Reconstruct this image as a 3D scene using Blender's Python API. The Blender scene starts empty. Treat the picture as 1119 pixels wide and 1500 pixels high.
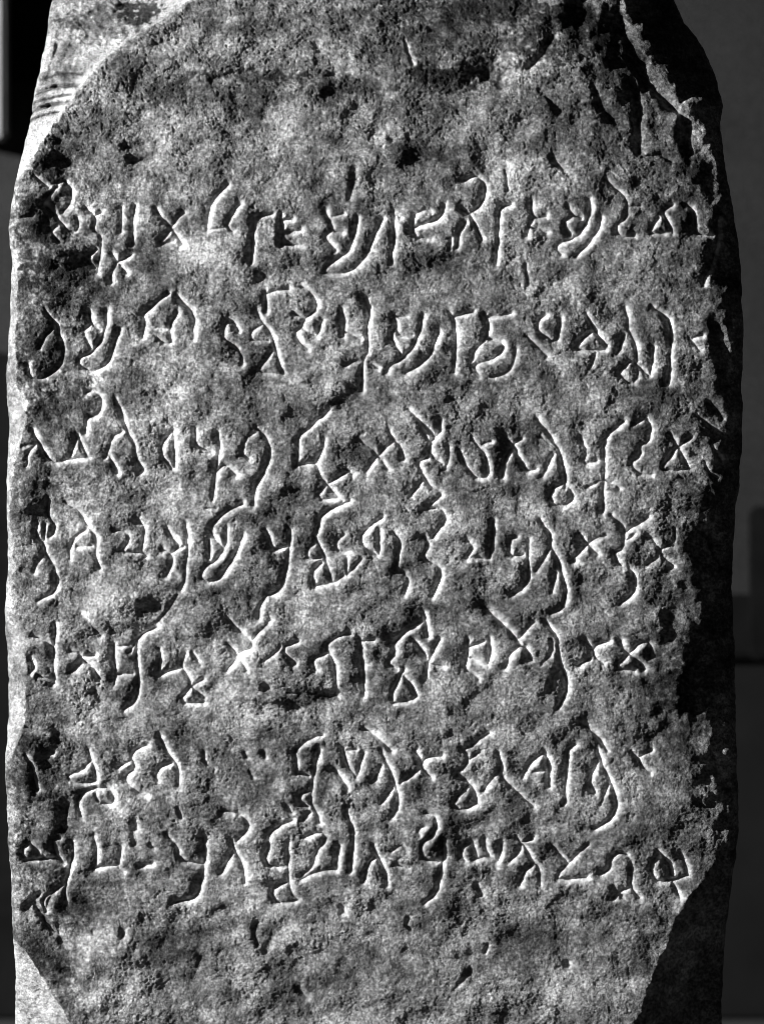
import bpy, math, random
import numpy as np
from mathutils import Vector

# ------------------------------------------------------------------ camera, light, exposure
S = 0.0005                      # metres per unit of the stone plan (1 unit = half a millimetre)
W0, H0 = 559.5, 750.0
GROUND = 1760.0                 # plan row where the stone meets the paving
ZC = (GROUND - H0) * S
sc = bpy.context.scene
C = sc.collection
def P(x, y, h=0.0):
    return ((x - W0) * S, -h * S, (GROUND - y) * S)

DIST = 3.0
cam = bpy.data.cameras.new("camera"); camo = bpy.data.objects.new("camera", cam); C.objects.link(camo)
camo.location = (0, -DIST, ZC); camo.rotation_euler = (math.radians(90), 0, 0)
cam.sensor_width = 36; cam.lens = 36 * DIST / 0.75
cam.clip_start = 0.05; cam.clip_end = 200
cam.dof.use_dof = True; cam.dof.focus_distance = DIST + 0.01; cam.dof.aperture_fstop = 5.6
sc.camera = camo
sc.cycles.filter_width = 0.9

# one raking lamp to the left, a little above; the room itself is nearly dark
world = bpy.data.worlds.new("World"); sc.world = world; world.use_nodes = True
bg = world.node_tree.nodes["Background"]
bg.inputs[0].default_value = (1, 1, 1, 1); bg.inputs[1].default_value = 0.006
lamp = bpy.data.lights.new("raking_lamp", 'SPOT'); lamp.energy = 700; lamp.color = (1, 1, 1)
lamp.shadow_soft_size = 0.012; lamp.spot_size = math.radians(130); lamp.spot_blend = 0.3
lampo = bpy.data.objects.new("raking_lamp", lamp); C.objects.link(lampo)
LP = Vector((-2.15, -0.86, ZC + 0.74)); lampo.location = LP
lampo.rotation_euler = (Vector((0, 0, ZC)) - LP).to_track_quat('-Z', 'Y').to_euler()
sc.view_settings.view_transform = 'Standard'; sc.view_settings.look = 'None'
sc.view_settings.exposure = 0; sc.view_settings.gamma = 1

# ------------------------------------------------------------------ materials
def mat(name, ramp, scale, rough=0.9, bumps=(), detail=8.0, spec=0.1, fine=0.0, fine_scale=900, fresh_lit=0):
    m = bpy.data.materials.new(name); m.use_nodes = True
    nt = m.node_tree; n = nt.nodes; l = nt.links
    b = n["Principled BSDF"]; b.inputs["Roughness"].default_value = rough
    b.inputs["Specular IOR Level"].default_value = spec
    tc = n.new("ShaderNodeTexCoord")
    no = n.new("ShaderNodeTexNoise"); no.inputs["Scale"].default_value = scale
    no.inputs["Detail"].default_value = detail; no.inputs["Roughness"].default_value = 0.68
    l.new(tc.outputs["Object"], no.inputs["Vector"])
    cr = n.new("ShaderNodeValToRGB"); l.new(no.outputs["Fac"], cr.inputs[0])
    e = cr.color_ramp
    while len(e.elements) < len(ramp): e.elements.new(0.5)
    for i, (p, v) in enumerate(ramp):
        e.elements[i].position = p; e.elements[i].color = (v, v, v, 1)
    col = cr.outputs[0]
    if fine:
        f = n.new("ShaderNodeTexNoise"); f.inputs["Scale"].default_value = fine_scale
        f.inputs["Detail"].default_value = 3; f.inputs["Roughness"].default_value = 0.8
        l.new(tc.outputs["Object"], f.inputs["Vector"])
        mr = n.new("ShaderNodeMapRange"); mr.inputs[1].default_value = 0.36; mr.inputs[2].default_value = 0.64
        mr.inputs[3].default_value = 1 - fine; mr.inputs[4].default_value = 1 + fine
        l.new(f.outputs["Fac"], mr.inputs[0])
        vm = n.new("ShaderNodeVectorMath"); vm.operation = 'SCALE'
        l.new(col, vm.inputs[0]); l.new(mr.outputs[0], vm.inputs["Scale"]); col = vm.outputs[0]
    if fresh_lit:                                  # paler stone in the cuts, brightness painted on their lit walls
        at = n.new("ShaderNodeAttribute"); at.attribute_name = "fresh_lit_cut"
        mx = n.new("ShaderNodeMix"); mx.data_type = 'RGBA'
        l.new(at.outputs["Fac"], mx.inputs["Factor"]); l.new(col, mx.inputs["A"]); mx.inputs["B"].default_value = (fresh_lit, fresh_lit, fresh_lit, 1)
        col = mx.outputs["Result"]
    if fresh_lit:                                  # patina and pale patches, with surface shade painted in
        a2 = n.new("ShaderNodeAttribute"); a2.attribute_name = "patina_shade"
        v2 = n.new("ShaderNodeVectorMath"); v2.operation = 'SCALE'
        l.new(col, v2.inputs[0]); l.new(a2.outputs["Fac"], v2.inputs["Scale"]); col = v2.outputs[0]
    l.new(col, b.inputs["Base Color"])
    prev = None
    for sc_, dist, det in bumps:
        t = n.new("ShaderNodeTexNoise"); t.inputs["Scale"].default_value = sc_
        t.inputs["Detail"].default_value = det; t.inputs["Roughness"].default_value = 0.7
        l.new(tc.outputs["Object"], t.inputs["Vector"])
        bp = n.new("ShaderNodeBump"); bp.inputs["Distance"].default_value = dist; bp.inputs["Strength"].default_value = 1
        l.new(t.outputs["Fac"], bp.inputs["Height"])
        if prev: l.new(prev.outputs[0], bp.inputs["Normal"])
        prev = bp
    if prev: l.new(prev.outputs[0], b.inputs["Normal"])
    return m

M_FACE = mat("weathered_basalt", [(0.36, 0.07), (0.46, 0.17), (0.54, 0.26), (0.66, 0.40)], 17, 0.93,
             [(650, 0.0016, 5), (240, 0.0018, 3)], fine=0.5, fine_scale=620, fresh_lit=0.88)
M_SIDE = mat("lit_basalt_side", [(0.36, 0.10), (0.46, 0.22), (0.62, 0.34)], 22, 0.9,  # same basalt, coloured paler because this side faces the lamp
             [(600, 0.0014, 4), (200, 0.0016, 3)], fine=0.5, fine_scale=850, fresh_lit=0.7)
M_WALL = mat("grey_plaster", [(0.3, 0.024), (0.7, 0.033)], 12, 0.95, [(300, 0.002, 3)], fine=0.5, fine_scale=260)
M_DARK = mat("dark_stained_timber", [(0.3, 0.006), (0.7, 0.011)], 20, 1.0, [(200, 0.0004, 3)], spec=0.0)
M_LOW = mat("dark_dado", [(0.3, 0.008), (0.7, 0.012)], 12, 1.0, [(400, 0.0006, 3)], fine=0.2, fine_scale=700)
M_PALE = mat("pale_post", [(0.3, 0.30), (0.7, 0.42)], 16, 0.9, [(300, 0.0005, 3)])
M_GROUND = mat("paving", [(0.3, 0.04), (0.7, 0.07)], 9, 0.95, [(200, 0.001, 3)])

# ------------------------------------------------------------------ noise helpers
def perlin(x, y, lam, seed, lamy=None):
    rs = np.random.RandomState(seed); N = 1024
    ang = (rs.rand(N, N) * 2 * np.pi).astype(np.float32)
    gx, gy = np.cos(ang), np.sin(ang)
    u = x / lam + 517.3; v = y / (lamy or lam) + 433.7
    iu = np.floor(u).astype(np.int32); iv = np.floor(v).astype(np.int32)
    fu = (u - iu).astype(np.float32); fv = (v - iv).astype(np.float32)
    su = fu * fu * fu * (fu * (fu * 6 - 15) + 10); sv = fv * fv * fv * (fv * (fv * 6 - 15) + 10)
    def g(a, b):
        i = (iu + a) % N; j = (iv + b) % N
        return gx[i, j] * (fu - a) + gy[i, j] * (fv - b)
    n0 = g(0, 0) * (1 - su) + g(1, 0) * su
    n1 = g(0, 1) * (1 - su) + g(1, 1) * su
    return (n0 * (1 - sv) + n1 * sv) * 1.5
def sstep(a, b, x):
    t = np.clip((x - a) / (b - a), 0, 1); return t * t * (3 - 2 * t)
def poly_dist(x, y, pts):
    d2 = np.full(x.shape, 1e12, np.float32)
    for (x0, y0), (x1, y1) in zip(pts[:-1], pts[1:]):
        dx, dy = x1 - x0, y1 - y0; L = dx * dx + dy * dy + 1e-9
        t = np.clip(((x - x0) * dx + (y - y0) * dy) / L, 0, 1)
        d2 = np.minimum(d2, (x - x0 - t * dx) ** 2 + (y - y0 - t * dy) ** 2)
    return np.sqrt(d2)
WORN = 1.5
def poly_dist_side(x, y, pts):          # distance, and the side of the stroke (+1 right/below, -1 left/above)
    d2 = np.full(x.shape, 1e12, np.float32); a = np.zeros(x.shape, np.float32)
    for (x0, y0), (x1, y1) in zip(pts[:-1], pts[1:]):
        dx, dy = x1 - x0, y1 - y0; L = dx * dx + dy * dy + 1e-9
        t = np.clip(((x - x0) * dx + (y - y0) * dy) / L, 0, 1)
        ex = x - x0 - t * dx; ey = y - y0 - t * dy; q = ex * ex + ey * ey
        m = q < d2
        d2 = np.where(m, q, d2); a = np.where(m, 0.93 * ex + 0.37 * ey, a)
    d = np.sqrt(d2); return d, a / (d + 0.6)
def px(pts, y):                 # x of a vertical-ish polyline at height y
    p = sorted(pts, key=lambda q: q[1])
    return np.interp(y, [q[1] for q in p], [q[0] for q in p])

# ------------------------------------------------------------------ outline of the stone (plan units)
SIL_L = [(520,-330),(330,-290),(190,-220),(100,-120),(66,-20),(62,0),(57,60),(48,110),(42,150),(36,190),(26,240),(18,280),(12,330),(15,380),
 (12,430),(12,460),(9,510),(5,550),(9,620),(8,680),(7,700),(9,780),(8,850),(6,880),(3,920),(7,970),(8,1050),(6,1110),(6,1150),(10,1220),
 (15,1300),(16,1360),(18,1390),(17,1440),(12,1500),(8,1600),(0,1800)]
SIL_R = [(560,-330),(720,-290),(850,-200),(940,-110),(985,-40),(1003,0),(1012,20),(1030,42),(1048,75),(1060,110),(1064,150),(1060,185),(1066,240),(1072,270),(1083,330),(1090,400),(1091,440),
 (1093,480),(1091,560),(1092,630),(1088,700),(1080,770),(1078,850),(1080,900),(1083,960),(1084,1100),(1086,1200),(1080,1300),(1075,1400),(1070,1500),(1078,1600),(1090,1800)]
EDGE_L = [(560,-320),(430,-160),(300,-15),(235,30),(190,58),(150,90),(110,135),(85,170),(70,195),(48,232),(25,262),(14,290),(12,335),(27,365),(32,400),(32,440),(28,480),(29,520),
 (30,560),(44,590),(42,640),(33,660),(22,690),(20,750),(26,800),(28,830),(17,868),(10,885),(34,903),(44,950),(44,1000),(40,1050),(28,1085),(12,1112),
 (7,1150),(8,1200),(14,1250),(19,1300),(21,1350),(19,1376),(40,1395),(60,1430),(85,1470),(105,1500),(150,1570),(260,1800)]
ROLL_R = [(640,-330),(680,-60),(790,20),(885,110),(968,200),(1018,300),(1036,400),(1030,500),(1030,600),(1010,700),(985,800),(965,900),(945,1000),
 (970,1080),(1020,1150),(1045,1220),(1052,1290),(1060,1800)]
EDGE_B = [(1110,1200),(1050,1262),(1003,1318),(985,1360),(965,1400),(950,1450),(934,1500),(918,1560),(860,1800)]

GLYPHS = '''
T 20 240
265,110 300,95 330,135 345,190 325,240 290,285; 185,235 235,280 280,340 320,385 365,400 385,360 375,315; 185,225 260,130@.5; 220,395 265,365@.6; 220,395 270,460@.6; 120,70 215,140@.5
430,265 470,295 485,330 465,380 515,420 515,500 500,560 490,635; 490,500 450,530 435,565 480,610; 515,285 480,300
580,525 610,575 580,640 575,690; 610,575 690,530; 625,590 665,640@.7
632,255 630,395@.8; 712,245 702,330 700,470
840,270 880,330 925,370 965,440 990,465; 925,370 980,300 1000,285; 925,385 850,465 940,450@.8
T 290 250
180,85 110,150 65,230 60,350; 60,350 160,335@.5; 250,200 215,250 165,320 210,360
335,270 325,400 315,540; 335,275 440,250
488,265 500,340 497,440; 500,360 610,350; 497,425 605,440; 500,290 560,285@.5
750,245 785,300 790,350 850,365; 785,355 745,390 810,465; 790,270 860,255@.6; 935,270 925,380 880,480 800,530 745,575 755,600 860,605 930,570 990,500 1050,350 1085,280
T 550 240
105,270 115,310 112,450 100,575; 115,290 150,320@.6
290,270 225,300 225,430 330,440; 235,370 320,350 385,310 410,240; 290,270 330,280@.7
520,95 590,65 640,110 650,180 600,260 550,290 595,370 625,445; 505,260 550,295; 530,345 490,400 485,490; 450,440 440,500@.6
800,240 730,245 725,400 712,580
915,220 915,290 940,320 1000,310; 925,320 900,370 890,420; 905,370 960,385 1005,410
T 800 240
130,250 160,305 210,320; 155,310 100,345 145,420; 260,210 265,260 235,350 200,410 150,445 70,475 65,500 90,525; 325,320 310,390 250,470 180,545
345,95 430,160 480,220 475,320 415,355 415,395 450,425 515,425; 490,250 550,245@.7
740,245 680,280 720,340 745,405; 665,315 615,390 620,410 730,400@.8
830,245 865,265 875,330 880,400; 890,410 975,425
1015,330 1012,440 990,560 930,665 925,715@.8
T 20 410
185,170 235,235 285,340 300,440 265,520 200,565 150,585 105,570 85,495; 235,275 190,330 160,400
445,190 460,260 515,300; 455,265 405,300 460,400; 550,180 550,260 510,370 460,430 390,460 390,500 460,540 530,515 570,465 600,370 625,290
910,80 820,150 765,200 775,260 755,345; 960,90 1065,205 1055,345; 960,190 925,250 915,300 935,380 850,350; 775,265 905,290@.8
T 290 410
240,300 220,250 175,235 150,290 160,350 230,390 260,440 265,500@.8; 60,200 55,330@.0
400,65 405,190; 530,50 400,80; 350,180 380,245 440,320 455,400 500,550; 380,260 315,310 320,355 415,355@.7; 440,420 380,500 355,545 500,550@.8
620,45 665,75 705,140 680,195 625,225 600,290 570,310 600,365 650,410; 570,200 620,225; 610,285 690,325; 735,235 700,330
845,170 860,240 855,330; 855,305 960,345
985,120 1010,190 990,300 1000,420 970,480 965,650; 870,500 930,475 1000,480 1060,520@.8
T 550 410
110,215 130,270 90,325 150,440; 130,300 145,325 220,325@.8; 130,215 190,215@.6; 285,205 260,310 225,400 150,465 80,510 75,545; 375,310 335,420 270,500 180,550
435,190 465,230 475,340 465,540; 465,215 575,190
645,205 670,270 650,340 590,400 575,470@.9; 660,220 800,200@.8; 660,340 765,375 730,440 650,475 580,500 600,550 680,580 780,545 815,480 825,415
1000,205 960,230 950,300 1060,375 1075,310 1090,230; 890,335 1005,445
T 800 410
235,200 285,295 355,385; 260,310 175,385 200,415 350,410; 295,425 265,500@.6
465,160 485,230 485,300 530,380 535,480; 465,320 420,430; 515,485 605,560; 495,480 420,545 505,620 545,560 540,520@.8
620,155 690,205 730,240 735,370 720,600; 630,395 615,560@.8
845,345 905,415@.7; 920,325 860,345@.7
T 20 560
115,285 150,350 225,480 330,450 450,445; 375,315 335,440; 380,310 440,440@.7; 130,365 85,420 80,490@.8
435,55 480,50 520,90 520,150 490,195 430,205 425,300
600,100 640,180 670,290 710,350 720,450 760,510; 640,290 585,320 545,440; 560,420 620,530@.5
935,290 870,360 870,430 930,510; 940,280 945,500
T 290 580
-12,200 -12,290 90,335
120,215 130,300 110,430 90,610; 110,440 170,400 230,465; 60,660 110,665@.5
345,190 400,240 430,310 400,430 340,520 330,640; 345,215 280,250 260,340 300,370
770,85 680,170 590,240 590,330 580,410; 590,400 690,395; 745,255 725,350 690,395; 690,395 730,480 760,520 850,620; 890,440 760,520; 870,430 910,465; 750,530 705,585 740,610 820,600@.8; 890,620 720,695 710,790 685,820 740,930 790,1090; 685,870 640,910 650,960 730,950@.7; 730,980 670,1040 690,1120; 710,1110 780,1100 860,1055; 875,940 880,1050@.7; 880,1050 960,960@.8
945,255 1060,345 1115,430; 1155,260 1060,345 990,440; 1125,210 1150,260 1190,300 1210,365
T 550 580
195,80 260,150 350,240; 385,150 380,220 320,280 325,350 245,390 290,480 340,545; 330,350 395,400; 270,190 320,270@.6; 430,300 435,370 410,425; 280,500 215,580@.7; 340,545 400,570 315,650; 315,655 380,655 415,700 415,740 340,825; 290,830 315,860 310,900 285,935 300,965 380,1000 390,1070 340,1170
500,330 540,430 610,490 660,470 650,350 570,255; 680,270 630,285@.7
760,240 820,300 850,370 890,440 940,430; 860,250 815,280; 805,310 755,390 750,475
950,140 1020,220 1080,320 1110,440 1115,540; 970,240 1060,310@.5; 1045,345 985,470; 1100,520 1050,530 1025,590 1050,640 1110,650 1165,600 1140,540 1110,520
T 800 580
205,245 240,320 220,400 300,380
460,155 350,230 345,350 340,480 335,680; 240,540 330,490 410,520 430,550@.7
590,130 625,180 600,280 550,285 555,350 490,390 530,450 620,465; 510,170 590,130@.5
730,230 770,290 840,430; 850,240 770,300 685,410 700,440 830,430@.9
880,110 940,150 990,200@.6; 980,300 1040,385@.6; 930,385 950,440 1000,480@.6
T 20 720
205,60 195,140 245,190 235,250 220,260; 190,190 180,300@.6; 140,190 135,260 185,320 185,370 240,430 260,520 245,590 150,640; 180,380 130,430 130,470@.7
310,60 400,130 440,210 490,270 485,370 510,450; 430,225 370,260 335,330 335,400; 380,325 470,320@.6
600,225 670,240 680,290 635,360 740,360; 730,170 775,210 765,300 745,355 780,380
900,215 930,270 980,320 920,370; 880,340 935,370 930,440 900,490; 1000,320 950,350@.7; 1010,195 1025,300 1015,420 1010,520 985,575
T 290 720
265,70 160,130 70,210 100,280 150,330; 70,290 75,390; 175,220 160,330 120,400 50,440 15,510 70,530 130,510 190,430 240,340 265,260
400,225 430,280 440,345 530,325; 545,230 540,350 515,480 490,560 450,600 400,610 360,680 360,750
860,250 810,300 820,350 880,360@.6
1080,150 990,225 950,270 970,320 1050,370; 1065,230 1060,370
T 550 720
110,245 150,290 135,400 130,465 180,480 200,540 175,600
540,290 580,320 540,395; 560,390 670,395@.7; 695,180 690,290 670,390
830,265 790,280 785,385 870,375; 900,285 895,400 900,500 870,570 810,605
965,165 1040,270 1025,320 1070,400 1100,500 1125,600 1090,690 1030,710; 1030,330 945,470; 1060,480 1035,590
T 800 720
200,255 245,310 310,370; 350,260 280,280 245,315 165,385 170,410
385,140 440,190 470,250 450,340 395,360 440,440 500,450 525,520 520,600 430,660; 600,150 480,230; 520,255 475,290@.6
605,265 670,330 675,375 745,435@.8; 740,305 670,345@.8; 655,390 600,430@.7
T 20 880
245,150 250,190 240,270 240,400 245,485; 120,210 200,240 240,275; 105,345 130,380 110,425@.7; 155,440 245,470@.7
340,300 400,320 405,360 345,410; 405,350 470,390 505,455; 480,320 400,330@.8
590,265 590,340 600,400 595,490; 600,270 680,270@.7; 610,430 700,430; 840,155 770,185 725,235 690,290; 725,240 725,330 735,420 735,520 710,600 650,640
860,285 865,340 850,410 865,430 980,395; 1010,310 980,370 990,400 1040,470 1045,500 975,600 1115,600; 1045,500 1119,570; 1045,500 1115,460; 1050,310 1100,380@.7
T 290 880
180,115 240,175 320,240; 430,115 370,180 320,240 320,280 230,320; 175,255 230,310 290,410; 230,345 170,410
590,240 490,280 575,370; 490,270 450,310 395,350@.8
885,195 800,215 750,270 790,340 810,400 810,530; 760,310 670,345 690,410
950,225 960,330 975,440 975,560; 960,235 1030,235@.7
T 550 880
285,70 300,130 310,210; 275,120 180,180 110,250 120,310 70,370 130,410; 170,410 110,520 105,580; 175,450 215,490 250,580 110,600; 230,240 310,340; 380,230 315,350 300,440; 310,370 400,390@.7
545,230 545,340 520,400 610,460; 550,270 640,240@.8; 560,340 665,380; 670,220 680,290 660,375
665,65 780,160 835,230 850,260; 930,130 840,225; 850,260 790,310 765,390; 855,270 890,280 910,340
1000,130 1070,215 1070,300 1085,390 1125,450 1115,560 1070,630; 1035,230 1040,300 975,370; 1085,410 1045,440 1040,500@.7
T 800 880
230,240 275,290 280,330 340,370; 370,240 300,255 275,290; 260,340 200,380
440,240 450,280 485,310 545,360 580,405; 620,325 610,245 560,245 490,315 420,380 430,400 520,415@.9
T 20 1050
80,230 120,290 125,380 150,430@.8; 150,230 240,210@.5
435,190 470,280 490,380; 455,265 400,320 325,345 340,380 430,395 490,380; 490,420 400,450 375,520 400,590; 480,440 500,500@.7; 490,420 560,415 595,470 580,520 520,510
785,165 720,190 690,240 715,300 645,370 720,435 785,465; 690,260 620,300@.7
855,115 920,230 970,300 970,410; 930,275 860,300 835,350 850,375
T 290 1050
40,210 45,270 100,310@.8
730,110 640,140 570,200 585,270 580,340; 590,330 660,350; 710,200 690,300 670,430 665,510; 665,440 605,450 600,500 650,530; 665,510 705,570 715,620; 660,560 620,600; 520,525 555,570@.6
855,190 870,270 930,360; 975,215 930,360; 805,310 885,420; 860,205 930,195@.6
980,75 1050,120 1140,210; 1075,200 1130,310 1175,440 1175,530 1140,590; 1080,285 1040,370; 1150,420 1070,510
T 550 1050
235,210 270,250 275,310 330,360; 395,230 310,240 270,280; 270,305 150,390@.8
665,100 590,150 530,190; 510,190 545,230 540,290 470,330 540,380 580,430 600,500; 555,250 610,210@.7; 545,410 490,460 455,520 510,550 600,510; 720,220 740,270 735,330 690,360 640,430; 735,350 800,410 850,460 930,530
990,210 1020,260 1020,410; 990,215 910,260 870,350; 920,330 1000,320@.5
T 800 1050
180,165 130,200 120,350 115,510
215,40 300,110 360,200; 305,195 345,310 400,430 420,510 390,600 290,660; 310,270 255,370 290,450@.9; 370,400 320,520@.8
500,205 545,240 560,290 610,330; 620,200 550,235@.8
T 20 1170
100,260 60,290 60,340 90,360@.7; 100,260 150,300 150,330@.7; 90,360 240,350 300,380; 270,235 230,245 250,330 300,380
345,260 350,330 330,430 305,510 310,590; 290,515 200,570 180,610 195,665
470,220 495,290 490,370 475,415; 475,410 600,390 655,430; 635,285 620,390
750,400 820,385@.7
900,220 965,280 975,360 1115,390; 1115,240 1125,330 1110,480 1080,575 1020,605 940,610
T 290 1170
165,75 250,90 300,150 290,200 230,250; 200,250 220,320 265,370 275,490; 205,320 140,440
555,130 470,170 410,230 420,300 400,340 410,400 520,400; 530,265 530,380 530,470 550,560 590,590; 525,495 450,520 435,570 470,610 550,610 590,590
630,230 720,195 760,240 690,320 680,400 600,460; 610,470 700,430 800,415; 830,280 810,420
870,70 915,180 910,300 900,430@.9
1030,280 1075,370 1105,440 1110,510; 1045,340 1000,380 975,490
T 550 1170
100,310 150,270 190,310@.6; 130,390 200,410@.6
305,85 350,100 370,160 340,220 275,270 275,330 290,360 380,370; 265,220 250,190 290,165@.7; 405,250 400,350 385,450 360,560 290,610
570,260 510,285 505,340 530,370@.9; 570,260 590,310 600,350; 580,360 660,345 720,375; 640,240 645,300 670,345; 740,255 740,310 720,370
825,225 860,260 850,310 790,370; 860,260 900,320 930,370 965,420 965,510; 925,395 870,440 850,510; 920,240 865,255@.7
1040,280 1130,380; 1245,270 1130,385 1065,450 1070,480 1240,460
T 800 1170
330,440 370,420 380,350 440,315 490,340 505,420 490,510 550,580; 490,520 420,550 400,580
650,300 720,370 740,450; 660,330 610,400 640,480 700,490 830,455; 790,335 820,380 835,455; 740,490 790,580@.7
'''
def parse():
    out = []; ox = oy = 0
    for ln in GLYPHS.strip().splitlines():
        if ln.startswith('T'):
            _, a, b = ln.split(); ox, oy = float(a), float(b); continue
        st = []
        for s in ln.split(';'):
            k = 1.0
            s = s.strip()
            if '@' in s: s, kk = s.split('@'); k = float(kk)
            if k <= 0: continue
            pts = [tuple(float(v) for v in q.split(',')) for q in s.split()]
            pts = [(ox + a / 3.996, oy + b / 3.996) for a, b in pts]
            # round the corners a little (one Chaikin pass)
            if len(pts) > 2:
                q = [pts[0]]
                for i in range(len(pts) - 1):
                    (a, b), (c, d) = pts[i], pts[i + 1]
                    if i > 0: q.append((a * .78 + c * .22, b * .78 + d * .22))
                    if i < len(pts) - 2: q.append((a * .22 + c * .78, b * .22 + d * .78))
                q.append(pts[-1]); pts = q
            st.append((k, pts))
        out.append(st)
    return out

# chips, cracks and gouges: (points, half width, depth)
GOUGES = [
 ([(360,1104),(363,1110)],4,6), ([(388,1104),(391,1110)],5,7), ([(368,1132),(372,1138)],4,5), ([(198,1206),(201,1216)],5,6),
 ([(264,1188),(268,1198)],4,6), ([(222,1238),(228,1242)],4,5), ([(254,838),(262,846)],5,4), ([(700,1300),(706,1310)],5,5), ([(330,1330),(312,1345)],6,4), ([(900,1300),(912,1312)],5,4),
 ([(440,1450),(452,1462)],5,5),
 ([(262,872),(252,888),(238,905),(222,924)],2.6,4), ([(312,116),(345,108),(378,105)],8,9), ([(186,214),(213,213)],6,7), ([(196,236),(226,233)],6,7),
 ([(466,66),(470,74)],6,7), ([(446,120),(490,110)],8,7), ([(392,1010),(440,1018)],6,12), ([(1000,148),(1010,140)],3,4), ([(503,1330),(506,1336)],5,8),
 ([(601,1346),(596,1354),(603,1360)],3,5), ([(832,1411),(834,1416)],5,7), ([(183,1366),(184,1372)],5,7), ([(378,1352),(374,1372),(380,1384)],4,5),
 ([(910,30),(924,62),(940,100),(950,122)],12,13), ([(950,118),(972,140),(985,155),(1000,168),(1008,190)],8,13), ([(928,118),(936,160),(938,222)],7,11), ([(942,230),(968,226),(985,236)],4,6),
 ([(1000,190),(1010,222)],6,8), ([(872,128),(880,155),(905,182)],7,7), ([(793,134),(822,162)],6,5), ([(808,56),(795,82),(776,98)],5,6),
 ([(594,58),(606,94)],3,4), ([(521,248),(514,292)],6,7), ([(810,232),(840,262)],6,5), ([(741,250),(745,280)],2.5,4), ([(772,388),(775,418)],3,4),
 ([(636,44),(664,62)],7,6), ([(716,110),(738,128)],7,7), ([(578,205),(600,208)],6,6), ([(298,1404),(290,1418)],6,4),
 ([(197,1218),(200,1236)],6,6), ([(262,1184),(266,1196)],4,6), ([(716,1386),(712,1396)],3,5), ([(1045,760),(1042,790),(1048,808)],3,5),
 ([(990,775),(988,800)],3,5), ([(1048,1112),(1056,1135),(1068,1158)],6,9), ([(1040,1310),(1048,1340)],6,8), ([(1070,1380),(1071,1400)],4,5),
 ([(1085,440),(1070,470)],8,9), ([(1052,480),(1056,520),(1068,560)],9,9), ([(1040,590),(1060,610)],6,6), ([(120,900),(150,930)],4,3),
 ([(400,1370),(392,1395)],8,5), ([(50,1318),(66,1346),(80,1366)],7,8), ([(70,1330),(78,1312)],5,6),
 ([(86,1360),(96,1385)],6,6), ([(24,322),(48,318)],4,5), ([(74,190),(90,206)],7,5), ([(36,655),(50,652)],4,5), ([(98,1180),(92,1215)],9,8),
 ([(40,1065),(70,1075)],4,4), ([(60,1310),(40,1330)],8,8), ([(690,1420),(676,1440)],5,4), ([(140,1015),(150,1025)],6,5),
]
# soft dents and swells: (x, y, rx, ry, slope)  + falls away from the light, - leans into it
SWELLS = [
 (135,135,45,40,.12),(210,120,60,30,.2),(80,230,35,40,.3),(370,115,60,14,.2),(500,125,80,16,.2),(640,120,60,25,.3),(700,95,35,35,.35),(600,230,70,20,.2),
 (690,240,60,25,.2),(880,100,60,50,.12),(840,50,60,50,.15),(60,320,40,40,.25),(100,380,60,40,.25),(190,370,40,30,.15),(430,385,60,25,.15),(620,380,60,20,.15),
 (70,500,35,60,.2),(90,570,50,30,.2),(360,520,50,30,.2),(60,760,40,60,.2),(200,900,60,25,.08),(60,1130,40,60,.2),(60,1240,50,40,.25),(100,1310,60,40,.2),
 (230,1380,60,50,.15),(440,1020,50,12,.35),(640,1240,50,20,.25),(450,1150,40,30,.1),
 (300,370,50,40,-.2),(430,180,40,30,-.2),(150,870,70,30,-.25),(360,980,50,60,-.2),(560,600,60,30,-.15),(700,960,80,40,-.12),(270,1000,50,40,-.12),
]

# ------------------------------------------------------------------ the relief as one grid
dy = 1.12
ys_in = np.arange(-24, 1524, dy)
ys = np.concatenate([np.array([-329,-326,-320,-311,-300]), np.arange(-288, -24, 9.0), ys_in, np.arange(1530, 1765, 9.0), [1772.0]])
NC = 975
u = np.linspace(0, 1, NC)
xl = px(SIL_L, ys); xr = px(SIL_R, ys)
jag = perlin(ys * 0, ys, 26, 91) * 2.2 + perlin(ys * 0, ys, 9, 92) * 1.0
jag2 = perlin(ys * 0 + 50, ys, 30, 93) * 2.5 + perlin(ys * 0, ys, 8, 94) * 0.9
xl = xl + jag * 0.7; xr = xr + jag2 * 0.8
X = (xl[:, None] + (xr - xl)[:, None] * u[None, :]).astype(np.float32)
Y = np.repeat(ys[:, None], NC, 1).astype(np.float32)

w1 = perlin(X, Y, 22, 1) ; w2 = perlin(X, Y, 7, 2); w3 = perlin(X, Y, 60, 3)
Xw = X + w1 * 1.3 + w2 * 0.8; Yw = Y + perlin(X, Y, 22, 4) * 1.3 + perlin(X, Y, 7, 5) * 0.8

h = np.zeros_like(X)
h += perlin(X, Y, 150, 11) * 6 + perlin(X, Y, 70, 12, 52) * 4.5
h += perlin(X, Y, 34, 13, 27) * 3.6
m15 = perlin(X, Y, 16, 14); h += m15 * 1.2
top = 1 - sstep(150, 300, Y)                                   # the upper band is more pitted
RM = 0.5 + 0.75 * sstep(-0.35, 0.45, perlin(X, Y, 95, 21) + 0.5 * perlin(X, Y, 30, 22)) + 0.15 * top   # worn patches and rough ones
fine_relief = perlin(X, Y, 8, 15) * 0.55 * RM
fine_relief += perlin(X, Y, 4.4, 16) * 0.55 * RM + perlin(X, Y, 2.7, 17) * 0.38 * (0.4 + 0.6 * RM)
pit = np.abs(perlin(X, Y, 12, 18)); fine_relief -= (0.5 + 0.1 * top) * np.exp(-(pit / 0.16) ** 2) * sstep(-0.1, 0.35, perlin(X, Y, 45, 19))
pp = perlin(X, Y, 6.5, 20) + 0.5 * perlin(X, Y, 3.4, 23); fine_relief -= sstep(0.42, 0.8, pp) * (0.8 + 0.7 * top)
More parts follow.
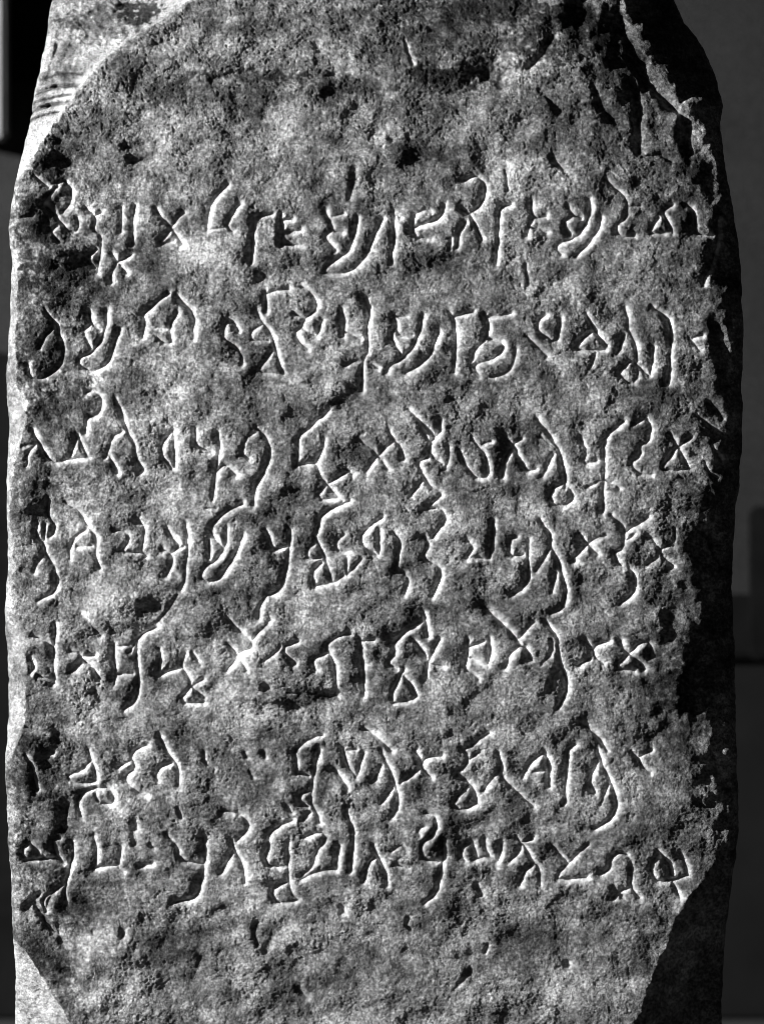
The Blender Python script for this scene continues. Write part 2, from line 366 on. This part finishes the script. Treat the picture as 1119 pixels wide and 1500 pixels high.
for (cx, cy, rx, ry, s) in SWELLS:
    r = 2.6
    bx = (np.abs(Y - cy) < ry * r)
    rows = np.where(bx[:, 0])[0]
    if len(rows) == 0: continue
    a, b = rows[0], rows[-1] + 1
    dx = Xw[a:b] - cx; dyy = Yw[a:b] - cy
    h[a:b] -= 1.5 * s * dx * np.exp(-(dx / rx) ** 2 - (dyy / ry) ** 2)

STAIN_SHADE = [  # patina and pale patches, mixed with shade painted as darker tone
 (375,110,70,10,-.7),(500,125,90,15,-.7),(240,130,80,22,-.55),(135,175,55,30,-.45),(80,230,40,38,-.8),(650,118,60,22,-.8),(700,98,38,34,-.9),(840,45,90,45,-.9),(905,110,55,60,-.7),(715,10,100,24,-.8),
 (620,222,90,16,-.5),(690,242,60,16,-.5),(200,222,40,20,-.4),(60,315,36,55,-.7),(90,400,55,45,-.6),(190,365,45,28,-.35),(330,90,40,14,-.3),
 (450,390,70,18,-.35),(620,385,80,16,-.4),(820,400,80,18,-.4),(70,515,40,55,-.6),(100,592,55,26,-.5),(350,512,50,26,-.5),(540,588,90,14,-.4),(720,560,70,20,-.45),(950,565,60,26,-.5),
 (60,740,42,55,-.5),(380,762,60,14,-.3),(100,700,50,16,-.3),(60,1130,42,55,-.6),(60,1240,50,42,-.7),(110,1312,60,34,-.5),(240,1385,70,32,-.35),(440,1022,55,9,-.7),(640,1236,60,14,-.5),
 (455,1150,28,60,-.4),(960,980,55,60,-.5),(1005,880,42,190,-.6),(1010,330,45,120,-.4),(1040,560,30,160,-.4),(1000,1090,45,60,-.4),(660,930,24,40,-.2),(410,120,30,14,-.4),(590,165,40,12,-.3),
 (300,368,48,34,0.35),(430,176,45,30,0.32),(150,875,75,35,0.35),(350,990,60,60,0.28),(610,602,80,22,0.24),(270,650,40,30,0.21),(700,970,100,40,0.21),(520,560,50,24,0.21),(850,632,40,26,0.24),(300,1062,60,40,0.28),
 (470,1335,60,24,0.21),(520,70,55,34,0.17),(540,500,40,30,0.14),(760,600,50,20,0.17),(560,1190,60,30,0.14),(780,1180,50,30,0.14),(320,300,50,22,0.17),(160,700,40,20,0.21),(840,1060,60,30,0.17),(420,1400,80,30,0.14),
 (150,22,62,30,-.8),(205,8,32,22,-1.5),(560,20,80,20,-.3),(300,200,60,12,-.3),(470,270,70,12,-.3),(330,40,60,14,-.35),(180,90,50,24,-.4),(880,180,40,50,-.4),(760,60,40,30,-.4),(560,1390,90,12,-.25),(760,1370,60,14,-.3),(300,1460,60,20,-.35),(880,1330,50,30,-.25),(640,1470,80,14,-.25),(20,430,12,60,-.2),
 (480,55,230,60,-.25),(720,40,200,60,-.4),(430,150,220,22,-.3),(100,470,90,120,-.2),(70,1180,70,120,-.2),(930,250,90,60,-.3),
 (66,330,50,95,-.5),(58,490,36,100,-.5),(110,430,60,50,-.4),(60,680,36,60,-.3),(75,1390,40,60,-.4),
 (200,1440,60,30,.25),(350,1300,50,24,.25),(470,1370,70,24,.3),(650,1400,80,24,.3),(820,1450,70,30,.3),(560,1050,90,30,.25),(880,1180,60,40,.25),(930,1300,50,30,.25),(230,1120,50,30,.3),(170,1180,40,24,.3),(760,1320,60,20,.3),(500,1500,80,20,.3),
 (58,1398,30,34,-.7),(98,1462,24,40,-.6),  # shade painted just inside the lower left edge
]
sn = perlin(X, Y, 28, 71) * 0.6 + perlin(X, Y, 11, 72) * 0.6 + perlin(X, Y, 5, 73) * 0.55
LOGP = -0.08 + 0.45 * perlin(X, Y, 60, 74, 42) + 0.42 * perlin(X, Y, 22, 75, 16) + 0.50 * perlin(X, Y, 9, 76) + 0.65 * perlin(X, Y, 4.6, 77)
LOGN = LOGP.copy()
for (cx, cy, rx, ry, s) in STAIN_SHADE:
    rows = np.where(np.abs(ys - cy) < ry * 2.4)[0]
    if len(rows) == 0: continue
    a, b = rows[0], rows[-1] + 1
    r = np.sqrt(((X[a:b] - cx) / rx) ** 2 + ((Y[a:b] - cy) / ry) ** 2)
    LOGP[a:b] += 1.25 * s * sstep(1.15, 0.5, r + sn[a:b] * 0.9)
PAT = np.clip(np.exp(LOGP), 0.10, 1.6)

# grooves
def carve(h, pts, hw, dep, shift=(0, 0), rough=0.25, p=1.5, owner=None, gid=0, worn=None):
    worn = WORN if worn is None else worn
    xs = [q[0] + shift[0] for q in pts]; yy = [q[1] + shift[1] for q in pts]
    R = hw * 4 + 8
    rows = np.where((ys > min(yy) - R) & (ys < max(yy) + R))[0]
    if len(rows) == 0: return
    a, b = rows[0], rows[-1] + 1
    c0 = max(0, int(np.floor(((min(xs) - R - xl[a:b]) / (xr - xl)[a:b]).min() * (NC - 1))))
    c1 = min(NC, int(np.ceil(((max(xs) + R - xl[a:b]) / (xr - xl)[a:b]).max() * (NC - 1))) + 1)
    if c1 <= c0: return
    sl = (slice(a, b), slice(c0, c1))
    d, cs = poly_dist_side(Xw[sl], Yw[sl], list(zip(xs, yy)))
    vary = 1 + rough * w3[sl] + 0.18 * w1[sl]
    # worn gently on the weather side, steep on the other, as the chisel left it
    wv = (hw * 0.5 * (1 + cs) + hw * worn * 0.5 * (1 - cs)) * vary
    cut = dep * (1 + 0.25 * w3[sl] + 0.15 * w1[sl]) * np.exp(-(d / wv) ** p)
    if True:
        fr = (1.0 if owner is not None else 0.45 * (hw <= 5 and len(pts) == 2)) * np.exp(-(d / (hw * 1.85 * vary)) ** 2.5) * (0.75 + 0.35 * w3[sl] + 0.35 * w1[sl]) * np.clip(0.5 + cs, 0, 1)  # paleness painted only towards the wall that catches the lamp
        FRESH_LIT[sl] = np.maximum(FRESH_LIT[sl], np.clip(fr, 0, 1))
    G[sl] = np.maximum(G[sl], cut)
    if owner is not None:
        near = (d < hw * 1.15) & (d < owner[0][sl])
        owner[0][sl] = np.where(near, d, owner[0][sl]); owner[1][sl] = np.where(near, gid, owner[1][sl])
G = np.zeros_like(X); FRESH_LIT = np.zeros_like(X)
own_d = np.full(X.shape, 1e9, np.float32); own_i = np.full(X.shape, -1, np.int32)
glyphs = parse()
for gi, st in enumerate(glyphs):
    for k, pts in st:
        carve(h, pts, 3.35 * (0.6 + 0.4 * k), 7.9 * (0.25 + 0.75 * k), p=1.1, shift=(-0.8, -0.3), owner=(own_d, own_i), gid=gi)
Gletters = G.copy()
for pts, hw, dep in GOUGES:
    carve(h, pts, hw, dep, (-1.5, -0.5), rough=0.5, p=1.8, worn=1.0)
h -= G
h += fine_relief * (1 - 0.7 * FRESH_LIT) * (1 - 0.65 * sstep(-10, 40, X - px(ROLL_R, ys)[:, None]))
PAT = PAT * (1 - FRESH_LIT) + FRESH_LIT * (0.35 + 0.65 * PAT)
# grain inside the grooves is softer: the chisel left smoother walls
# the left flank, which takes the light
EDGE_L = [(a - 6 * (345 < b < 1370), b) for a, b in EDGE_L]
xe = px(EDGE_L, ys)[:, None]
edn = perlin(X, Y, 14, 31) * 2.0 + perlin(X, Y, 5, 32) * 0.8
dl = poly_dist(X, Y, EDGE_L); dl = np.where(X < xe, -dl, dl) + edn
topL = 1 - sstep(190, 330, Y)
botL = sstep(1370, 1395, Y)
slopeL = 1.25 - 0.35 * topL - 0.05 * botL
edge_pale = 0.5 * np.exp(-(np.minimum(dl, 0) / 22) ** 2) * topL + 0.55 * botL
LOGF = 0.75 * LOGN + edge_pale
for (cx, cy, rx, ry, s) in [(150,24,60,30,-1.0), (205,6,32,22,-2.2), (20,300,16,50,-.7), (60,120,14,20,-.3), (14,1010,10,20,-.3), (95,60,20,40,-.4)]:  # dark patches on the flank; shade of the upper hollow painted in
    LOGF += s * sstep(1.15, 0.5, np.sqrt(((X - cx) / rx) ** 2 + ((Y - cy) / ry) ** 2) + sn * 0.9)
for q in [(40,160,70,152,100,149),(48,134,80,124,113,124),(44,147,72,140,104,138),(34,174,60,166,88,163),(56,112,84,104,120,108)]:   # shade of the tool marks, painted as dark lines
    LOGF -= 1.1 * np.exp(-(poly_dist(Xw, Yw, [q[:2], q[2:4], q[4:]]) / 2.4) ** 2)
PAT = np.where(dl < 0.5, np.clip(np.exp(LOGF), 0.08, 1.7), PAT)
FRESH_LIT = np.where(dl < 0, FRESH_LIT * 0.3, FRESH_LIT)
flank = dl * slopeL + perlin(X, Y, 40, 33) * 4.5 + perlin(X, Y, 14, 34, 24) * 2.2 + perlin(X, Y, 6, 35) * 0.7 + perlin(X, Y, 3, 38) * 0.35
# tool marks and a broken hollow on the upper left flank
for (x0, y0, x1, y1, ww, dd) in [(40,160,70,152,3.5,9),(70,152,102,150,3.5,8),(48,132,80,123,3,6),(80,123,112,124,3,6),(44,146,100,138,2,4),(34,174,86,164,2,5),(80,58,66,110,4,4),(14,322,30,320,3,5),(100,60,84,100,4,4)]:
    flank = flank - 1.4 * dd * np.exp(-(poly_dist(Xw, Yw, [(x0, y0), (x1, y1)]) / ww) ** 2)
hol = np.exp(-((Xw - 196) / 48) ** 2 - ((Yw + 2) / 36) ** 2)
rough_top = np.exp(-((X - 130) / 75) ** 2 - ((Y - 28) / 42) ** 2)
flank = flank - 26 * hol + rough_top * (perlin(X, Y, 9, 36) * 4.0 + perlin(X, Y, 24, 37) * 7)
# the right shoulder rolls away from the light
xr_ = px(ROLL_R, ys)[:, None]
dr = poly_dist(X, Y, ROLL_R); dr = np.where(X < xr_, -dr, dr)
soft = 22.0
roll = -soft * np.log1p(np.exp(np.clip((dr + 6) / soft, -20, 20))) * 0.19
brk = sstep(-20, 40, dr)
roll += brk * (perlin(X, Y, 46, 41, 80) * 5 + perlin(X, Y, 20, 42, 30) * 2.2 + perlin(X, Y, 9, 43) * 0.8 + perlin(X, Y, 4.5, 44) * 0.2)
dsil = xr[:, None] - X + perlin(X, Y, 60, 45) * 8 + perlin(X, Y, 18, 46) * 4
sh = np.interp(ys, [-300, 0, 90, 150, 200, 450, 700, 850, 1000, 1150, 1250, 1700], [80, 100, 92, 58, 34, 20, 26, 36, 52, 30, 26, 28])[:, None]
roll += -12 * np.log1p(np.exp(np.clip((sh - dsil) / 12, -20, 20))) * 0.7
h = h + roll
# broken lower right corner
xb = px(EDGE_B, ys)[:, None]
db = poly_dist(X, Y, EDGE_B); db = np.where(X < xb, -db, db) + perlin(X, Y, 12, 51) * 1.6 + perlin(X, Y, 40, 52) * 3
corner = -db * 1.5 + perlin(X, Y, 30, 53) * 5 + perlin(X, Y, 10, 54) * 2
corner += perlin(X, Y, 5, 57) * 1.0
corner = np.maximum(corner, -150 + perlin(X, Y, 30, 55) * 5 + perlin(X, Y, 10, 56) * 2.4)
corner = np.where(db < -30, 400, corner)
def smin(a, b, k):
    t = np.clip(0.5 + 0.5 * (b - a) / k, 0, 1)
    return b * (1 - t) + a * t - k * t * (1 - t)
face_h = h.copy()
H = smin(h, flank + 0.5, 1.6)
H = smin(H, corner + 1.0, 4.0)
is_flank = (flank < h + 0.3)
# rounded outer arris and the top of the stone
de = np.minimum(X - xl[:, None], (xr[:, None] - X) * 0.9)
R = 16.0; q = np.clip(R - de, 0, R); H -= (R - np.sqrt(np.maximum(R * R - q * q, 0))) * 1.6
tz = sstep(-150, -330, Y); H -= 120 * tz ** 2
H = np.maximum(H, -300)

# sides going back
NB = 14; BACK = -420.0
tt = np.linspace(0, 1, NB + 1)[1:]
def side(xc, hc, sgn, seed):
    hh = hc[:, None] + (BACK - hc)[:, None] * tt[None, :]
    yy = np.repeat(ys[:, None], NB, 1)
    nn = perlin(hh, yy, 60, seed) * 5 + perlin(hh, yy, 18, seed + 1) * 2
    xx = xc[:, None] - sgn * (3 + 10 * tt[None, :]) * 1.0 + nn * np.minimum(1, tt * 4)[None, :]
    return xx, yy, hh
Lx, Ly, Lh = side(X[:, 0], H[:, 0], -1, 61)
Rx, Ry, Rh = side(X[:, -1], H[:, -1], 1, 63)
GX = np.concatenate([Lx[:, ::-1], X, Rx], 1); GY = np.concatenate([Ly[:, ::-1], Y, Ry], 1); GH = np.concatenate([Lh[:, ::-1], H, Rh], 1)
nr, nc = GX.shape
V = np.stack([(GX - W0) * S, -GH * S, (GROUND - GY) * S], -1).astype(np.float32)

FV = np.zeros((nr, nc), np.float32); FV[:, NB:NB + NC] = FRESH_LIT
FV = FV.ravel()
PV = np.ones((nr, nc), np.float32); PV[:, NB:NB + NC] = PAT; PV = PV.ravel()
def grid_object(name, mask, material, parent):
    """mesh from the cells of the grid where mask is true"""
    jj, ii = np.where(mask)
    a = jj * nc + ii
    quads = np.stack([a, a + nc, a + nc + 1, a + 1], 1)
    used, inv = np.unique(quads, return_inverse=True)
    inv = inv.reshape(-1).astype(np.int32)
    co = V.reshape(-1, 3)[used]
    me = bpy.data.meshes.new(name)
    me.vertices.add(len(co)); me.vertices.foreach_set("co", co.ravel())
    me.loops.add(len(inv)); me.loops.foreach_set("vertex_index", inv)
    me.polygons.add(len(quads))
    me.polygons.foreach_set("loop_start", np.arange(0, len(inv), 4, dtype=np.int32))
    me.polygons.foreach_set("use_smooth", np.ones(len(quads), bool))
    me.update(calc_edges=True)
    at = me.attributes.new("fresh_lit_cut", 'FLOAT', 'POINT'); at.data.foreach_set("value", FV[used])
    at = me.attributes.new("patina_shade", 'FLOAT', 'POINT'); at.data.foreach_set("value", PV[used])
    me.materials.append(material)
    o = bpy.data.objects.new(name, me); C.objects.link(o); o.parent = parent
    return o

stone = bpy.data.objects.new("inscribed_stele", None); C.objects.link(stone)
stone["label"] = "weathered dark stone slab carved with seven rows of incised angular letters"
stone["category"] = "stele"

cell_own = np.full((nr - 1, nc - 1), -1, np.int32)
# a cell belongs to a letter when its first corner does
cell_own[:, NB:NB + NC - 1] = own_i[:-1, :-1]
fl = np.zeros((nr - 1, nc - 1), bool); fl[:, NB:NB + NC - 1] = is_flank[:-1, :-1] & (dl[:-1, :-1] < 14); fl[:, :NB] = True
cell_own[fl] = -1
dark = np.zeros_like(fl); dark[:, NB + NC - 1:] = True
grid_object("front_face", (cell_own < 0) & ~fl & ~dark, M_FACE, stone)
o = grid_object("side_face", fl, M_SIDE, stone); o["label"] = "smoother side face turned to the light, lit tone painted in"
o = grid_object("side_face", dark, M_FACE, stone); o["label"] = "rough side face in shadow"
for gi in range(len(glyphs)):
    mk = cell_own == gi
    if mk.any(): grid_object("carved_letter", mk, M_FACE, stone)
# back, closing the solid
bi = np.arange(0, nr, 12); bi = np.unique(np.append(bi, nr - 1))
vb = [];
for j in bi: vb.append(tuple(V[j, 0])); vb.append(tuple(V[j, nc - 1]))
fb = [(2 * k, 2 * k + 1, 2 * k + 3, 2 * k + 2) for k in range(len(bi) - 1)]
me = bpy.data.meshes.new("back_face"); me.from_pydata(vb, [], fb); me.materials.append(M_FACE)
ob = bpy.data.objects.new("back_face", me); C.objects.link(ob); ob.parent = stone
for j, nm in ((0, "top_face"), (nr - 1, "foot_face")):
    me = bpy.data.meshes.new(nm); me.from_pydata([tuple(v) for v in V[j, ::8]], [], [tuple(range(len(V[j, ::8])))])
    me.materials.append(M_FACE); o = bpy.data.objects.new(nm, me); C.objects.link(o); o.parent = stone

# ------------------------------------------------------------------ surroundings
def box_mesh(name, x0, x1, y0, y1, z0, z1, m, bev=0.004):
    import bmesh
    bm = bmesh.new()
    r = bmesh.ops.create_cube(bm, size=1)
    for v in bm.verts:
        v.co = Vector((x0 + (v.co.x + .5) * (x1 - x0), y0 + (v.co.y + .5) * (y1 - y0), z0 + (v.co.z + .5) * (z1 - z0)))
    bmesh.ops.bevel(bm, geom=bm.edges[:], offset=bev, segments=2, affect='EDGES')
    me = bpy.data.meshes.new(name); bm.to_mesh(me); bm.free(); me.materials.append(m)
    o = bpy.data.objects.new(name, me); C.objects.link(o); return o
WY = 1.1                        # the wall stands this far behind the face
kk = (DIST + WY) / DIST
def bx(x): return (x - W0) * S * kk
def bz(y): return ZC + (H0 - y) * S * kk
wall = box_mesh("plaster_wall", -4, 5, WY, WY + 0.2, 0, 3.2, M_WALL)
wall["label"] = "plain grey plastered wall behind the carved stone, out of focus"; wall["category"] = "wall"
rail = box_mesh("timber_rail", bx(1000), 5, WY - 0.05, WY - 0.002, bz(962), bz(870), M_DARK)
rail["label"] = "dark horizontal timber rail on the wall right of the stone"; rail["category"] = "rail"
post = box_mesh("timber_post", bx(1089), bx(1220), WY - 0.09, WY - 0.052, bz(962) , bz(742), M_DARK)
post["label"] = "dark upright post standing on the rail at the right edge"; post["category"] = "post"
dado = box_mesh("dado_panel", bx(1000), 5, WY - 0.03, WY - 0.002, 0.0, bz(964), M_LOW)
dado["label"] = "dark panel under the rail at the lower right of the wall"; dado["category"] = "panel"
dadol = box_mesh("dado_panel", -4, bx(60), WY - 0.03, WY - 0.002, 0.0, bz(518), M_DARK)
dadol["label"] = "black panel covering the lower wall left of the stone"; dadol["category"] = "panel"
shut = box_mesh("window_shutter", bx(6), bx(90), WY - 0.03, WY - 0.002, bz(122), bz(-500), M_DARK)
shut["label"] = "black shutter on the wall at the upper left"; shut["category"] = "shutter"
pale = box_mesh("pale_post", bx(-60), bx(19), WY - 0.09, WY - 0.033, bz(212), bz(-500), M_PALE)
pale["label"] = "pale upright post at the left edge beside the black shutter"; pale["category"] = "post"
g = box_mesh("ground", -30, 30, -30, 30, -0.3, 0.0, M_GROUND)
g["kind"] = "structure"
